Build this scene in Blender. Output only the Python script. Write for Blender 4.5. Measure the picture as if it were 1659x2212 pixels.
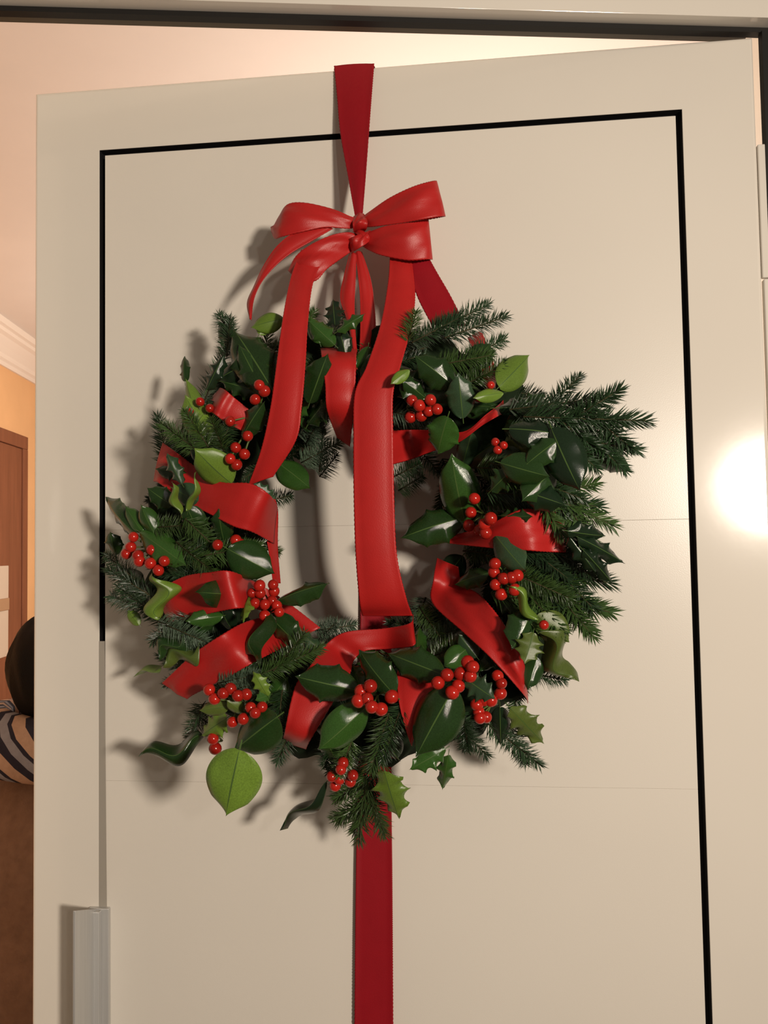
import bpy, bmesh, math, random
import numpy as np
from mathutils import Vector, Matrix

for o in list(bpy.data.objects):
    bpy.data.objects.remove(o)
SC = bpy.context.scene
COL = SC.collection
rnd = random.Random(7)

# ---------------------------------------------------------------- camera
FPX, YAW, PITCH, ROLL = 1754.2, 0.0686, 0.0458, -0.016
CAM = Vector((-0.4716, -0.836, 1.4747))
THETA = 0.174                       # the door stands ajar by ten degrees
_cy, _sy = math.cos(YAW), math.sin(YAW)
CF = Vector((_sy*math.cos(PITCH), _cy*math.cos(PITCH), math.sin(PITCH)))
_R = Vector((_cy, -_sy, 0)); _U = _R.cross(CF)
CR = _R*math.cos(ROLL) + _U*math.sin(ROLL)
CU = -_R*math.sin(ROLL) + _U*math.cos(ROLL)
cd = bpy.data.cameras.new('camera')
cd.sensor_fit = 'HORIZONTAL'; cd.sensor_width = 36.0; cd.lens = FPX/1659*36.0
cd.clip_start = 0.02
co = bpy.data.objects.new('camera', cd); COL.objects.link(co)
mw = Matrix((CR, CU, -CF)).transposed().to_4x4(); mw.translation = CAM
co.matrix_world = mw
SC.camera = co

# door frame of reference: x to the hinge, y into the door, z up; origin on the hinge line at the floor
DM = Matrix.Rotation(-THETA, 4, 'Z')
DMI = DM.inverted()
DN = DM.to_3x3() @ Vector((0, -1, 0))        # towards the viewer

def ray(px, py):
    return (CF*FPX + CR*(px-829.5) - CU*(py-1106)).normalized()
def at(px, py, h):
    """point h metres in front of the door face, in the door's own axes"""
    d = ray(px, py)
    t = (h - CAM.dot(DN))/d.dot(DN)
    return DMI @ (CAM + d*t)
def at_y(px, py, y):
    d = ray(px, py); return CAM + d*((y-CAM.y)/d.y)
def at_x(px, py, x):
    d = ray(px, py); return CAM + d*((x-CAM.x)/d.x)
def at_z(px, py, z):
    d = ray(px, py); return CAM + d*((z-CAM.z)/d.z)

# ---------------------------------------------------------------- world, lamps, exposure
w = bpy.data.worlds.new('world'); SC.world = w; w.use_nodes = True
bg = w.node_tree.nodes['Background']
bg.inputs[0].default_value = (1.0, 0.80, 0.62, 1); bg.inputs[1].default_value = 0.125
SC.view_settings.view_transform = 'Standard'; SC.view_settings.look = 'None'
SC.view_settings.exposure = 0.0; SC.view_settings.gamma = 1.0
SC.view_settings.use_curve_mapping = False

def lamp(name, loc, power, radius, col):
    l = bpy.data.lights.new(name, 'POINT'); l.energy = power; l.shadow_soft_size = radius; l.color = col
    o = bpy.data.objects.new(name, l); COL.objects.link(o); o.location = loc
    return o
# the hall lamp: it mirrors itself in the gloss of the right stile
_hit = DM @ at(1662, 1048, 0); _in = (_hit-CAM).normalized(); _out = _in - 2*_in.dot(DN)*DN
DC = CAM.dot(DN)
LAMP = _hit + _out*(1.95*DC/_out.dot(DN))
hl = bpy.data.lights.new('hall_lamp', 'SPOT'); hl.energy = 126; hl.shadow_soft_size = 0.088; hl.color = (1.0, 0.865, 0.72)
hl.spot_size = math.radians(92); hl.spot_blend = 1.0
ho = bpy.data.objects.new('hall_lamp', hl); COL.objects.link(ho); ho.location = LAMP
ho.rotation_euler = ((DM @ at(430, 1250, 0))-LAMP).to_track_quat('-Z', 'Y').to_euler()
# unseen small second lamp, added for extra glints on the leaves
_h2 = DM @ at(1395, 985, 0); _i2 = (_h2-CAM).normalized(); _o2 = _i2 - 2*_i2.dot(DN)*DN
lamp('glint_lamp', _h2 + _o2*(1.7*DC/_o2.dot(DN)), 5, 0.035, (1.0, 0.92, 0.82))
# second room: a ceiling lamp behind the door
lamp('room_lamp', (-0.08, 1.25, 1.85), 25, 0.10, (1.0, 0.91, 0.84))
lamp('room_lamp_far', (-0.6, 3.0, 1.6), 55, 0.10, (1.0, 0.91, 0.82))

# ---------------------------------------------------------------- materials
def srgb(r, g, b):
    f = lambda c: (c/255/12.92) if c/255 <= 0.04045 else ((c/255+0.055)/1.055)**2.4
    return (f(r), f(g), f(b), 1)
def mat(name, col, rough=0.5, spec=0.5, var=0.0, vscale=30, bump=0.0, bscale=200, metal=0.0, coat=0.0, sheen=0.0, objvar=0.0, trans=0.0, stretch=None):
    m = bpy.data.materials.new(name); m.use_nodes = True
    nt = m.node_tree; p = nt.nodes['Principled BSDF']
    p.inputs['Base Color'].default_value = col
    p.inputs['Roughness'].default_value = rough
    p.inputs['Specular IOR Level'].default_value = spec
    p.inputs['Metallic'].default_value = metal
    p.inputs['Coat Weight'].default_value = coat
    p.inputs['Coat Roughness'].default_value = 0.08
    p.inputs['Sheen Weight'].default_value = sheen
    tc = nt.nodes.new('ShaderNodeTexCoord')
    src = tc.outputs['Object']
    if stretch:
        mp = nt.nodes.new('ShaderNodeMapping'); mp.inputs['Scale'].default_value = stretch
        nt.links.new(src, mp.inputs[0]); src = mp.outputs[0]
    last = None
    if var > 0:
        n = nt.nodes.new('ShaderNodeTexNoise'); n.inputs['Scale'].default_value = vscale; n.inputs['Detail'].default_value = 3
        nt.links.new(src, n.inputs['Vector'])
        r = nt.nodes.new('ShaderNodeMapRange'); r.inputs[1].default_value = 0.25; r.inputs[2].default_value = 0.75
        r.inputs[3].default_value = 1-var; r.inputs[4].default_value = 1+var
        nt.links.new(n.outputs[0], r.inputs[0])
        h = nt.nodes.new('ShaderNodeHueSaturation'); h.inputs['Color'].default_value = col
        nt.links.new(r.outputs[0], h.inputs['Value']); last = h
        nt.links.new(h.outputs[0], p.inputs['Base Color'])
    if objvar > 0:
        oi = nt.nodes.new('ShaderNodeObjectInfo')
        r2 = nt.nodes.new('ShaderNodeMapRange'); r2.inputs[3].default_value = 1-objvar; r2.inputs[4].default_value = 1+objvar
        nt.links.new(oi.outputs['Random'], r2.inputs[0])
        h2 = nt.nodes.new('ShaderNodeHueSaturation'); h2.inputs['Color'].default_value = col
        if last: nt.links.new(last.outputs[0], h2.inputs['Color'])
        nt.links.new(r2.outputs[0], h2.inputs['Value'])
        nt.links.new(h2.outputs[0], p.inputs['Base Color'])
    if bump > 0:
        b = nt.nodes.new('ShaderNodeBump'); b.inputs['Strength'].default_value = bump; b.inputs['Distance'].default_value = 0.001
        n2 = nt.nodes.new('ShaderNodeTexNoise'); n2.inputs['Scale'].default_value = bscale
        nt.links.new(src, n2.inputs['Vector']); nt.links.new(n2.outputs[0], b.inputs['Height'])
        nt.links.new(b.outputs[0], p.inputs['Normal'])
    if trans > 0:
        p.inputs['Transmission Weight'].default_value = trans
    return m
M = {}
M['paint'] = mat('ivory_gloss_paint', (0.78, 0.735, 0.66, 1), 0.115, 0.5, 0.015, 6, 0.02, 60)
M['paint_panel'] = mat('ivory_panel_paint', (0.78, 0.735, 0.66, 1), 0.27, 0.45, 0.015, 6, 0.06, 900)
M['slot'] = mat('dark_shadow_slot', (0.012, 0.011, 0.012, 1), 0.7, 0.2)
M['rubber'] = mat('black_rubber_seal', (0.012, 0.011, 0.010, 1), 0.55, 0.3)
M['stop'] = mat('shaded_frame_stop', (0.17, 0.145, 0.105, 1), 0.55, 0.3)  # ivory paint of the head, with its underside shade put into the colour
M['metal'] = mat('brushed_aluminium', (0.60, 0.60, 0.59, 1), 0.45, 0.5, 0.05, 300, 0.1, 300, metal=0.55, stretch=(1, 1, 0.03))
M['satin'] = mat('red_satin', (0.46, 0.014, 0.013, 1), 0.44, 0.5, 0.05, 60, 0.2, 1100)
M['satin_dull'] = mat('crimson_ribbon', (0.30, 0.006, 0.013, 1), 0.5, 0.25, 0.04, 60, 0.2, 1100)
M['berry'] = mat('red_berry', (0.40, 0.015, 0.009, 1), 0.18, 0.55, 0.1, 90, objvar=0.2)
M['berry_tip'] = mat('berry_dark_tip', (0.02, 0.008, 0.006, 1), 0.6)
M['stalk'] = mat('green_stalk', (0.10, 0.14, 0.035, 1), 0.5, 0.4, 0.2, 80)
M['bark'] = mat('twig_bark', (0.055, 0.045, 0.02, 1), 0.8, 0.2, 0.3, 80, 0.4, 200)
M['moss'] = mat('dark_moss_base', (0.012, 0.022, 0.010, 1), 0.95, 0.1, 0.4, 60, 0.6, 160)
for k, c, ro in (('dark', (0.015, 0.041, 0.010, 1), 0.10), ('black', (0.008, 0.021, 0.009, 1), 0.14), ('mid', (0.030, 0.085, 0.015, 1), 0.13),
             ('light', (0.125, 0.215, 0.028, 1), 0.3), ('olive', (0.085, 0.125, 0.024, 1), 0.3), ('grey', (0.030, 0.066, 0.030, 1), 0.24)):
    M['leaf_'+k] = mat('holly_leaf_'+k, c, ro, 0.6, 0.25, 45, 0.15, 120, objvar=0.18)
M['leaf_under'] = mat('holly_leaf_underside', (0.13, 0.20, 0.05, 1), 0.5, 0.3, 0.15, 50)
M['vein'] = mat('holly_leaf_midrib', (0.065, 0.12, 0.03, 1), 0.25, 0.5)
M['fir_dark'] = mat('fir_needle_dark', (0.017, 0.043, 0.015, 1), 0.38, 0.5, 0.25, 90, objvar=0.3)
M['fir_mid'] = mat('fir_needle_green', (0.038, 0.080, 0.018, 1), 0.34, 0.5, 0.25, 90, objvar=0.25)
M['fir_pale'] = mat('fir_needle_bluish', (0.085, 0.135, 0.085, 1), 0.5, 0.4, 0.25, 90, objvar=0.2)
M['ceiling'] = mat('pinkish_white_plaster', (0.80, 0.72, 0.655, 1), 0.9, 0.2, 0.02, 4, 0.1, 60)
M['wall'] = mat('ivory_wall', (0.72, 0.66, 0.56, 1), 0.8, 0.2, 0.03, 5, 0.1, 80)
M['orange'] = mat('orange_wall_paint', (0.80, 0.47, 0.23, 1), 0.8, 0.2, 0.04, 5, 0.1, 80)
M['cornice'] = mat('white_cornice_plaster', (0.85, 0.74, 0.64, 1), 0.8, 0.2)
M['brown'] = mat('brown_door_wood', (0.23, 0.085, 0.042, 1), 0.5, 0.3, 0.15, 8, 0.1, 60, stretch=(4, 4, 0.4))
M['cream'] = mat('cream_pane', (0.62, 0.50, 0.39, 1), 0.6, 0.3)
M['creamline'] = mat('tan_line', (0.42, 0.25, 0.14, 1), 0.6, 0.3)
M['floor'] = mat('oak_floor', (0.32, 0.19, 0.10, 1), 0.45, 0.4, 0.25, 6, stretch=(1, 8, 1))
M['skin'] = mat('skin', (0.45, 0.24, 0.15, 1), 0.55, 0.3, 0.05, 20)
M['hair'] = mat('dark_hair', (0.007, 0.005, 0.004, 1), 0.7, 0.2, 0.3, 200, 0.8, 160, stretch=(6, 6, 1))
M['sweater'] = mat('brown_knit', (0.27, 0.155, 0.10, 1), 0.9, 0.1, 0.15, 60, 0.7, 260, sheen=0.2)
M['trousers'] = mat('dark_trousers', (0.03, 0.032, 0.045, 1), 0.85, 0.1, 0.1, 60)
M['shoe'] = mat('black_shoe', (0.015, 0.013, 0.012, 1), 0.4, 0.4)
M['scarf_cream'] = mat('scarf_cream', (0.52, 0.34, 0.24, 1), 0.9, 0.1, 0.1, 80, 0.6, 300)
M['scarf_navy'] = mat('scarf_navy', (0.035, 0.032, 0.045, 1), 0.9, 0.1, 0.1, 80, 0.6, 300)
M['scarf_grey'] = mat('scarf_grey', (0.30, 0.29, 0.32, 1), 0.9, 0.1, 0.1, 80, 0.6, 300)

# ---------------------------------------------------------------- helpers
def tag(o, label=None, cat=None, group=None, kind=None):
    if label: o['label'] = label
    if cat: o['category'] = cat
    if group: o['group'] = group
    if kind: o['kind'] = kind
    return o
def empty(name, m4, label=None, cat=None, kind=None):
    o = bpy.data.objects.new(name, None); o.empty_display_size = 0.05
    COL.objects.link(o); o.matrix_world = m4
    return tag(o, label, cat, None, kind)
def link(name, me, mats, parent=None, local=None, smooth=False):
    for m in (mats if isinstance(mats, (list, tuple)) else [mats]):
        me.materials.append(m)
    if smooth:
        for p in me.polygons: p.use_smooth = True
    o = bpy.data.objects.new(name, me); COL.objects.link(o)
    if parent: o.parent = parent
    if local is not None: o.matrix_local = local
    return o
def bm_mesh(bm, name):
    bmesh.ops.recalc_face_normals(bm, faces=bm.faces)
    me = bpy.data.meshes.new(name); bm.to_mesh(me); bm.free(); return me
def box_bm(x0, x1, y0, y1, z0, z1, bev=0.0, seg=2):
    bm = bmesh.new(); bmesh.ops.create_cube(bm, size=1)
    for v in bm.verts:
        v.co = Vector(((x0+x1)/2+v.co.x*(x1-x0), (y0+y1)/2+v.co.y*(y1-y0), (z0+z1)/2+v.co.z*(z1-z0)))
    if bev: bmesh.ops.bevel(bm, geom=list(bm.edges), offset=bev, segments=seg, profile=0.5, affect='EDGES')
    return bm
def box(name, m, x0, x1, y0, y1, z0, z1, bev=0.0, parent=None, kind=None, seg=2):
    o = link(name, bm_mesh(box_bm(x0, x1, y0, y1, z0, z1, bev, seg), name), m, parent)
    if kind: o['kind'] = kind
    return o
def catmull(P, n):
    P = [np.array(p, float) for p in P]
    if len(P) == 2: return [P[0]+(P[1]-P[0])*i/n for i in range(n+1)]
    Q = [2*P[0]-P[1]]+P+[2*P[-1]-P[-2]]
    out = []; seg = len(P)-1
    for i in range(n+1):
        s = i/n*seg; k = min(int(s), seg-1); t = s-k
        a, b, c, d = Q[k:k+4]
        out.append(0.5*((2*b)+(-a+c)*t+(2*a-5*b+4*c-d)*t*t+(-a+3*b-3*c+d)*t**3))
    return out
def tube_into(bm, pts, r0, r1, sides=6, mi=0):
    rings = []
    for i, p in enumerate(pts):
        p = Vector(p); q = Vector(pts[min(i+1, len(pts)-1)])-Vector(pts[max(i-1, 0)])
        q.normalize(); a = q.orthogonal().normalized(); b = q.cross(a)
        if rings:
            a = (pa - q*pa.dot(q)).normalized(); b = q.cross(a)
        pa = a
        r = r0+(r1-r0)*i/(len(pts)-1)
        rings.append([bm.verts.new(p+a*(r*math.cos(6.2832*k/sides))+b*(r*math.sin(6.2832*k/sides))) for k in range(sides)])
    for A, B in zip(rings, rings[1:]):
        for k in range(sides):
            f = bm.faces.new((A[k], A[(k+1) % sides], B[(k+1) % sides], B[k])); f.material_index = mi; f.smooth = True
    for R_, rev in ((rings[0], True), (rings[-1], False)):
        f = bm.faces.new(list(reversed(R_)) if rev else R_); f.material_index = mi

# ---------------------------------------------------------------- door leaf
W, ZT, PT = 0.83, 2.03, 1.9508
XL, XR = -0.7455, -0.0815             # middle of the shadow slots
GAP, TH = 0.0070, 0.042
door = empty('door_1', DM.copy(), 'ivory gloss door leaf standing ajar with a slotted inset panel', None, 'structure')
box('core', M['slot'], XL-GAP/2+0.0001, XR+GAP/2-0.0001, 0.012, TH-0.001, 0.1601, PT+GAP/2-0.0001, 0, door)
def frame_bm():
    """stiles and rails, one seamless painted frame with a rectangular opening"""
    bm = bmesh.new()
    O = [(-W, 0.004), (0, 0.004), (0, ZT), (-W, ZT)]
    I = [(XL-GAP/2, 0.16), (XR+GAP/2, 0.16), (XR+GAP/2, PT+GAP/2), (XL-GAP/2, PT+GAP/2)]
    L = {}
    for y in (0, TH):
        L[y] = ([bm.verts.new((x, y, z)) for x, z in O], [bm.verts.new((x, y, z)) for x, z in I])
        for k in range(4):
            q = (k+1) % 4
            bm.faces.new((L[y][0][k], L[y][0][q], L[y][1][q], L[y][1][k]))
    for c in (0, 1):
        for k in range(4):
            q = (k+1) % 4
            bm.faces.new((L[0][c][k], L[0][c][q], L[TH][c][q], L[TH][c][k]))
    bm.normal_update()
    outer = [e for e in bm.edges if len(e.link_faces) == 2 and e.calc_face_angle(0) > 0.5 and any(abs(v.co.x) < 1e-6 or abs(v.co.x+W) < 1e-6 for v in e.verts) and all(abs(v.co.y) < 1e-6 for v in e.verts)]
    inner = [e for e in bm.edges if e not in outer and e.calc_face_angle(0) > 0.5 and all(abs(v.co.y) < 1e-6 for v in e.verts)]
    bmesh.ops.recalc_face_normals(bm, faces=bm.faces)
    bmesh.ops.bevel(bm, geom=outer, offset=0.004, segments=3, profile=0.5, affect='EDGES')
    inner = [e for e in bm.edges if e.is_valid and e.calc_face_angle(0) > 0.5 and all(abs(v.co.y) < 1e-6 for v in e.verts)]
    bmesh.ops.bevel(bm, geom=inner, offset=0.0005, segments=2, profile=0.5, affect='EDGES')
    return bm
def slab(name, x0, x1, z0, z1, m='paint', y1=0.0122, bev=0.0012):
    return box(name, M[m], x0, x1, 0, y1, z0, z1, bev, door)
fo = link('frame', bm_mesh(frame_bm(), 'frame'), [M['paint'], M['slot']], door)
for p in fo.data.polygons:            # slot walls coloured dark, standing for the shade inside
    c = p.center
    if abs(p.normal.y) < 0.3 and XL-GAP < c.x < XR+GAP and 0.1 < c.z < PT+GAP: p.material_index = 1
zs = [PT-GAP/2, 1.502, 1.2147, 0.92, 0.62, 0.16+GAP]
for a, b in zip(zs, zs[1:]):
    slab('panel', XL+GAP/2, XR-GAP/2, b+0.00004, a-0.00004, 'paint_panel', 0.0125, 0.0003)
# pull handle, an aluminium profile on the left stile
hz = at(192, 1957, 0.0).z
def hnd(name, x0, x1, y0, y1, z0, z1, parent):
    return box(name, M['metal'], x0, x1, y0, y1, z0, z1, 0.0008, parent)
hx = at(214, 2050, 0.0).x
hd = hnd('pull_handle', hx-0.003, hx+0.0, -0.056, -0.006, 0.80, hz, door)
for v in hd.data.vertices:
    if v.co.z > 1.0 and v.co.y < -0.03: v.co.z += at(160, 1968, 0.056).z-hz
hnd('base_plate', hx-0.010, hx+0.014, -0.006, 0.0, 0.80, hz, hd)
hnd('grip_lip', hx-0.0012, hx+0.006, -0.013, -0.006, 0.80, hz-0.001, hd)
# added grey strip: the lit lower slot wall put into colour
M['profile'] = mat('grey_beige_lit_slot', (0.36, 0.33, 0.285, 1), 0.45, 0.4)
sp = box('lit_slot_strip', M['profile'], XL-GAP/2+0.0001, XL+0.0095, -0.0008, 0.0005, 0.60, at(214, 1385, 0).z, 0.0, door)
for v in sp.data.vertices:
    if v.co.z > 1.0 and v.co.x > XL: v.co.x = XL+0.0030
sp['label'] = 'grey strip for the lit wall of the left slot, tapering upwards'
# hinge on the right edge, and the lip of the rebate below it
slab('rebate_lip', 0.0016, 0.031, 0.004, at_y(1650, 600, 0).z-0.001, y1=0.008, bev=0.0015)
z_h1, z_h2 = at_y(1640, 312, 0).z, at_y(1650, 600, 0).z
bm = box_bm(0.0002, 0.0085, -0.0005, 0.006, z_h2, z_h1, 0.0012)
link('hinge', bm_mesh(bm, 'hinge'), M['paint'], door)

# ---------------------------------------------------------------- door frame and walls
ZL = 2.039
X0F, X1F = -0.90, 0.008
def st(name, m, *a, bev=0.0, parent=None): return box(name, M[m], *a, bev, parent, None if parent else 'structure')
st('trim_1', 'paint', -1.06, 0.20, -0.016, 0.004, ZL+0.002, ZL+0.16, bev=0.0004)           # head casing
st('trim_2', 'rubber', -0.96, 0.034, 0.000, 0.010, ZL-0.004, ZL+0.0015)                  # seal along the head
st('trim_3', 'stop', -0.96, 0.0, 0.0105, 0.023, ZL-0.001, ZL+0.03)                      # head jamb, seen from below
z_l = at_y(1650, 600, 0).z
st('trim_4', 'rubber', X1F, 0.036, -0.004, 0.004, z_l, ZL-0.0045)                            # dark seal beside the hinge
st('trim_6', 'paint', 0.0365, 0.20, -0.016, 0.004, 0.0, ZL+0.0015, bev=0.004)              # right casing
st('trim_7', 'paint', 0.045, 0.1295, 0.0045, 0.03, 0.0, ZL+0.08)                         # hinge jamb
st('trim_8', 'paint', -1.06, -0.90, -0.016, 0.004, 0.0, ZL+0.0015, bev=0.004)             # left casing
st('trim_9', 'paint', -0.96, -0.93, 0.0045, 0.12, 0.0, ZL-0.002)                          # latch jamb
st('wall_front_left', 'wall', -2.14, -0.961, 0.005, 0.12, 0, 2.62)
st('wall_front_right', 'wall', 0.13, 0.42, 0.005, 0.12, 0, 2.62)
st('wall_front_top', 'wall', -0.9605, 0.1295, 0.005, 0.12, ZL+0.0805, 2.62)
XW = -2.14
st('wall_left', 'orange', XW-0.1, XW, 0.005, 6.0, 0, 2.62)
st('wall_right', 'wall', 0.42, 0.52, 0.005, 6.0, 0, 2.62)
st('wall_back', 'orange', XW-0.1, 0.52, 6.0, 6.1, 0, 2.62)
st('ceiling', 'ceiling', XW-0.1, 0.52, 0.005, 6.1, 2.62, 2.70)
st('floor', 'floor', XW-0.1, 1.8, -2.4, 6.1, -0.05, 0.0)
# cornice along the left wall: a stepped moulding run
prof = [(0, 0), (0, -0.17), (0.012, -0.17), (0.016, -0.150), (0.030, -0.140), (0.034, -0.120), (0.055, -0.095), (0.085, -0.062), (0.105, -0.052), (0.108, -0.036), (0.125, -0.030), (0.128, 0)]
bm = bmesh.new()
A = [bm.verts.new((XW+x, 0.13, 2.6195+z)) for x, z in prof]; B = [bm.verts.new((XW+x, 5.995, 2.6195+z)) for x, z in prof]
n = len(prof)
for i in range(n): bm.faces.new((A[i], A[(i+1) % n], B[(i+1) % n], B[i]))
bm.faces.new(A); bm.faces.new(list(reversed(B)))
o = link('trim_10', bm_mesh(bm, 'cornice'), M['cornice']); o['kind'] = 'structure'
# brown door in the left wall
ye = at_x(53, 945, XW).y; zt2 = at_x(53, 945, XW).z
d2 = empty('door_2', Matrix.Translation((XW, ye, 0)), 'brown wooden door in the orange wall of the far room', None, 'structure')
def bx2(name, m, y0, y1, x0, x1, z0, z1, parent=d2, bev=0.003): return box(name, M[m], x0, x1, y0, y1, z0, z1, bev, parent)
bx2('casing', 'brown', -1.02, 0, 0, 0.02, zt2-0.07, zt2)
bx2('casing', 'brown', -0.07, 0, 0, 0.02, 0, zt2-0.0705)
bx2('casing', 'brown', -1.02, -0.95, 0, 0.02, 0, zt2-0.0705)
leaf2 = bx2('door_leaf', 'brown', -0.949, -0.071, 0, 0.012, 0.005, zt2-0.072)
py1 = at_x(10, 1300, XW).y-ye; pz1, pz0 = at_x(6, 1222, XW).z, at_x(6, 1418, XW).z
pn = bx2('pane', 'cream', -0.80, py1, 0.012, 0.020, pz0, pz1, leaf2)
bx2('glazing_bar', 'creamline', -0.80, py1+0.001, 0.0205, 0.024, at_x(6, 1318, XW).z, at_x(6, 1292, XW).z, d2)

# ---------------------------------------------------------------- person in the far room
def skin_mesh(name, verts, edges, root=0, sub=2):
    me = bpy.data.meshes.new(name+'_s'); me.from_pydata([v[:3] for v in verts], edges, [])
    o = bpy.data.objects.new(name+'_s', me); COL.objects.link(o)
    o.modifiers.new('s', 'SKIN'); o.modifiers.new('d', 'SUBSURF').levels = sub
    for i, v in enumerate(verts):
        sv = me.skin_vertices[0].data[i]; r = v[3]
        sv.radius = (r, r) if not isinstance(r, tuple) else r
        sv.use_root = (i == root)
    dg = bpy.context.evaluated_depsgraph_get(); dg.update()
    out = bpy.data.meshes.new_from_object(o.evaluated_get(dg)); out.name = name
    bpy.data.objects.remove(o)
    for p in out.polygons: p.use_smooth = True
    return out
hc = CAM + ray(121, 1440)*1.72          # middle of the head
HH = hc.z + 0.115                      # standing height
pr = empty('person', Matrix.Translation((hc.x, hc.y, 0)), 'person with dark hair, striped scarf and brown jumper standing behind the door edge', 'person')
hz_ = hc.z
k = HH/1.66
sh = hz_-0.235
V = [(0, 0, 0.86*k, 0.10*k), (0, 0, 1.02*k, 0.095*k), (0, 0.0, sh-0.12, 0.10*k), (0, 0, sh+0.0, 0.06), (0, 0.0, sh+0.09, 0.05), (0, 0.015, hz_-0.06, 0.06), (0, 0.012, hz_, 0.070), (0, 0.005, hz_+0.06, 0.052),
     (0, 0.085, hz_-0.03, 0.012)]
Ed = [(0, 1), (1, 2), (2, 3), (3, 4), (4, 5), (5, 6), (6, 7), (6, 8)]
for s in (-1, 1):
    i = len(V)
    V += [(s*0.15*k, 0, sh-0.02, 0.052), (s*0.20*k, 0.0, sh-0.27*k, 0.040), (s*0.21*k, 0.05, sh-0.50*k, 0.028), (s*0.21*k, 0.07, sh-0.56*k, 0.030)]
    Ed += [(3, i), (i, i+1), (i+1, i+2), (i+2, i+3)]
    for f in range(5):
        j = len(V)
        if f == 4:
            V += [(s*0.185*k, 0.095, sh-0.585*k, 0.009), (s*0.175*k, 0.11, sh-0.61*k, 0.008)]
        else:
            L = (0.065, 0.075, 0.07, 0.055)[f]
            V += [(s*0.212*k, 0.045+0.02*f, sh-0.60*k, 0.0085), (s*0.205*k, 0.05+0.02*f, sh-0.60*k-L, 0.0075)]
        Ed += [(i+3, j), (j, j+1)]
    i = len(V)
    V += [(s*0.09*k, 0, 0.80*k, 0.085*k), (s*0.095*k, 0.005, 0.45*k, 0.056), (s*0.095*k, -0.01, 0.10, 0.036), (s*0.10*k, -0.01, 0.045, 0.036), (s*0.105*k, 0.12, 0.03, 0.026)]
    Ed += [(0, i), (i, i+1), (i+1, i+2), (i+2, i+3), (i+3, i+4)]
link('body', skin_mesh('body', V, Ed), M['skin'], pr)
# jumper and trousers follow the body
bm = bmesh.new(); rg = []
for z, a_, b_ in ((0.74*k, .165, .125), (0.75*k, .178, .135), (0.9*k, .165, .125), (1.02*k, .168, .125), (sh-0.14, .185, .13), (sh-0.05, .18, .115), (sh-0.005, .15, .095), (sh+0.03, .095, .078), (sh+0.055, .066, .064)):
    rg.append([bm.verts.new((a_*math.cos(6.2832*q/28), b_*math.sin(6.2832*q/28), z)) for q in range(28)])
for A, B in zip(rg, rg[1:]):
    for q in range(28): bm.faces.new((A[q], A[(q+1) % 28], B[(q+1) % 28], B[q]))
bm.faces.new(rg[0])
for s in (-1, 1):
    tube_into(bm, [tuple(p) for p in catmull([(s*0.115, 0, sh-0.045), (s*0.185, 0, sh-0.12), (s*0.205*k+s*.01, 0.0, sh-0.27*k), (s*0.218*k, 0.048, sh-0.50*k)], 12)], 0.066, 0.042, 14)
link('jumper', bm_mesh(bm, 'jumper'), M['sweater'], pr, smooth=True)
TV = [(0, 0, 0.86*k, 0.13*k)]; TE = []
for s in (-1, 1):
    i = len(TV)
    TV += [(s*0.09*k, 0, 0.78*k, 0.097*k), (s*0.095*k, 0.005, 0.45*k, 0.072), (s*0.097*k, -0.01, 0.07, 0.056)]
    TE += [(0, i), (i, i+1), (i+1, i+2)]
link('trousers', skin_mesh('trousers', TV, TE), M['trousers'], pr)
for s in (-1, 1):
    bm = box_bm(s*0.10*k-0.045, s*0.10*k+0.045, -0.06, 0.17, 0.001, 0.075, 0.025, 3)
    link('shoe', bm_mesh(bm, 'shoe'), M['shoe'], pr, smooth=True)
bm = bmesh.new(); bmesh.ops.create_uvsphere(bm, u_segments=40, v_segments=24, radius=1)
for v in bm.verts:
    x, y, z = v.co
    nz = 1+0.025*math.sin(9*math.atan2(y, x)+5*z)+0.02*math.sin(23*math.atan2(y, x))
    if y > 0.25: y = 0.25+(y-0.25)*0.35          # open towards the face
    v.co = Vector((x*0.080*nz, y*0.100*nz-0.010, hz_+0.003+z*(0.105 if z > 0 else 0.112)*nz))
link('hair', bm_mesh(bm, 'hair'), M['hair'], pr, smooth=True)
# scarf: a wound tube whose stripes cross it slantwise
bm = bmesh.new(); NS, NC = 96, 14; rg = []
for i in range(NS):
    row = []
    for j in range(NC):
        c = 6.2832*j/NC; sv = math.sin(c); a = 6.2832*i/NS - 0.42*sv
        rr = 0.105+0.038*math.cos(c)-0.018*sv
        row.append(bm.verts.new((rr*1.2*math.cos(a), rr*math.sin(a)*0.95, hz_-0.137+0.054*sv-0.02*math.cos(a))))
    rg.append(row)
seq = [0, 0, 0, 1, 1, 2, 2, 1]
for i in range(NS):
    for j in range(NC):
        f = bm.faces.new((rg[i][j], rg[(i+1) % NS][j], rg[(i+1) % NS][(j+1) % NC], rg[i][(j+1) % NC]))
        f.material_index = seq[i % 8]; f.smooth = True
link('scarf', bm_mesh(bm, 'scarf'), [M['scarf_cream'], M['scarf_navy'], M['scarf_grey']], pr)

# ---------------------------------------------------------------- wreath geometry
RC = at(775, 1168, 0.065)                 # middle of the ring, in door axes
RR, RT = 0.186, 0.062
def hfront(px, py):
    p = at(px, py, 0.10)
    rho = math.hypot(p.x-RC.x, p.z-RC.z)
    q = RT*RT-(rho-RR)**2
    return 0.065+(math.sqrt(q) if q > 0 else 0.0)*0.95
wreath = empty('holly_wreath', DM @ Matrix.Translation((RC.x, 0, RC.z)), 'round holly and fir wreath with red berries and ribbon on the ivory door', 'wreath')
WO = Vector((RC.x, 0, RC.z))
def Pw(px, py, h): return at(px, py, h)-WO

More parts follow.
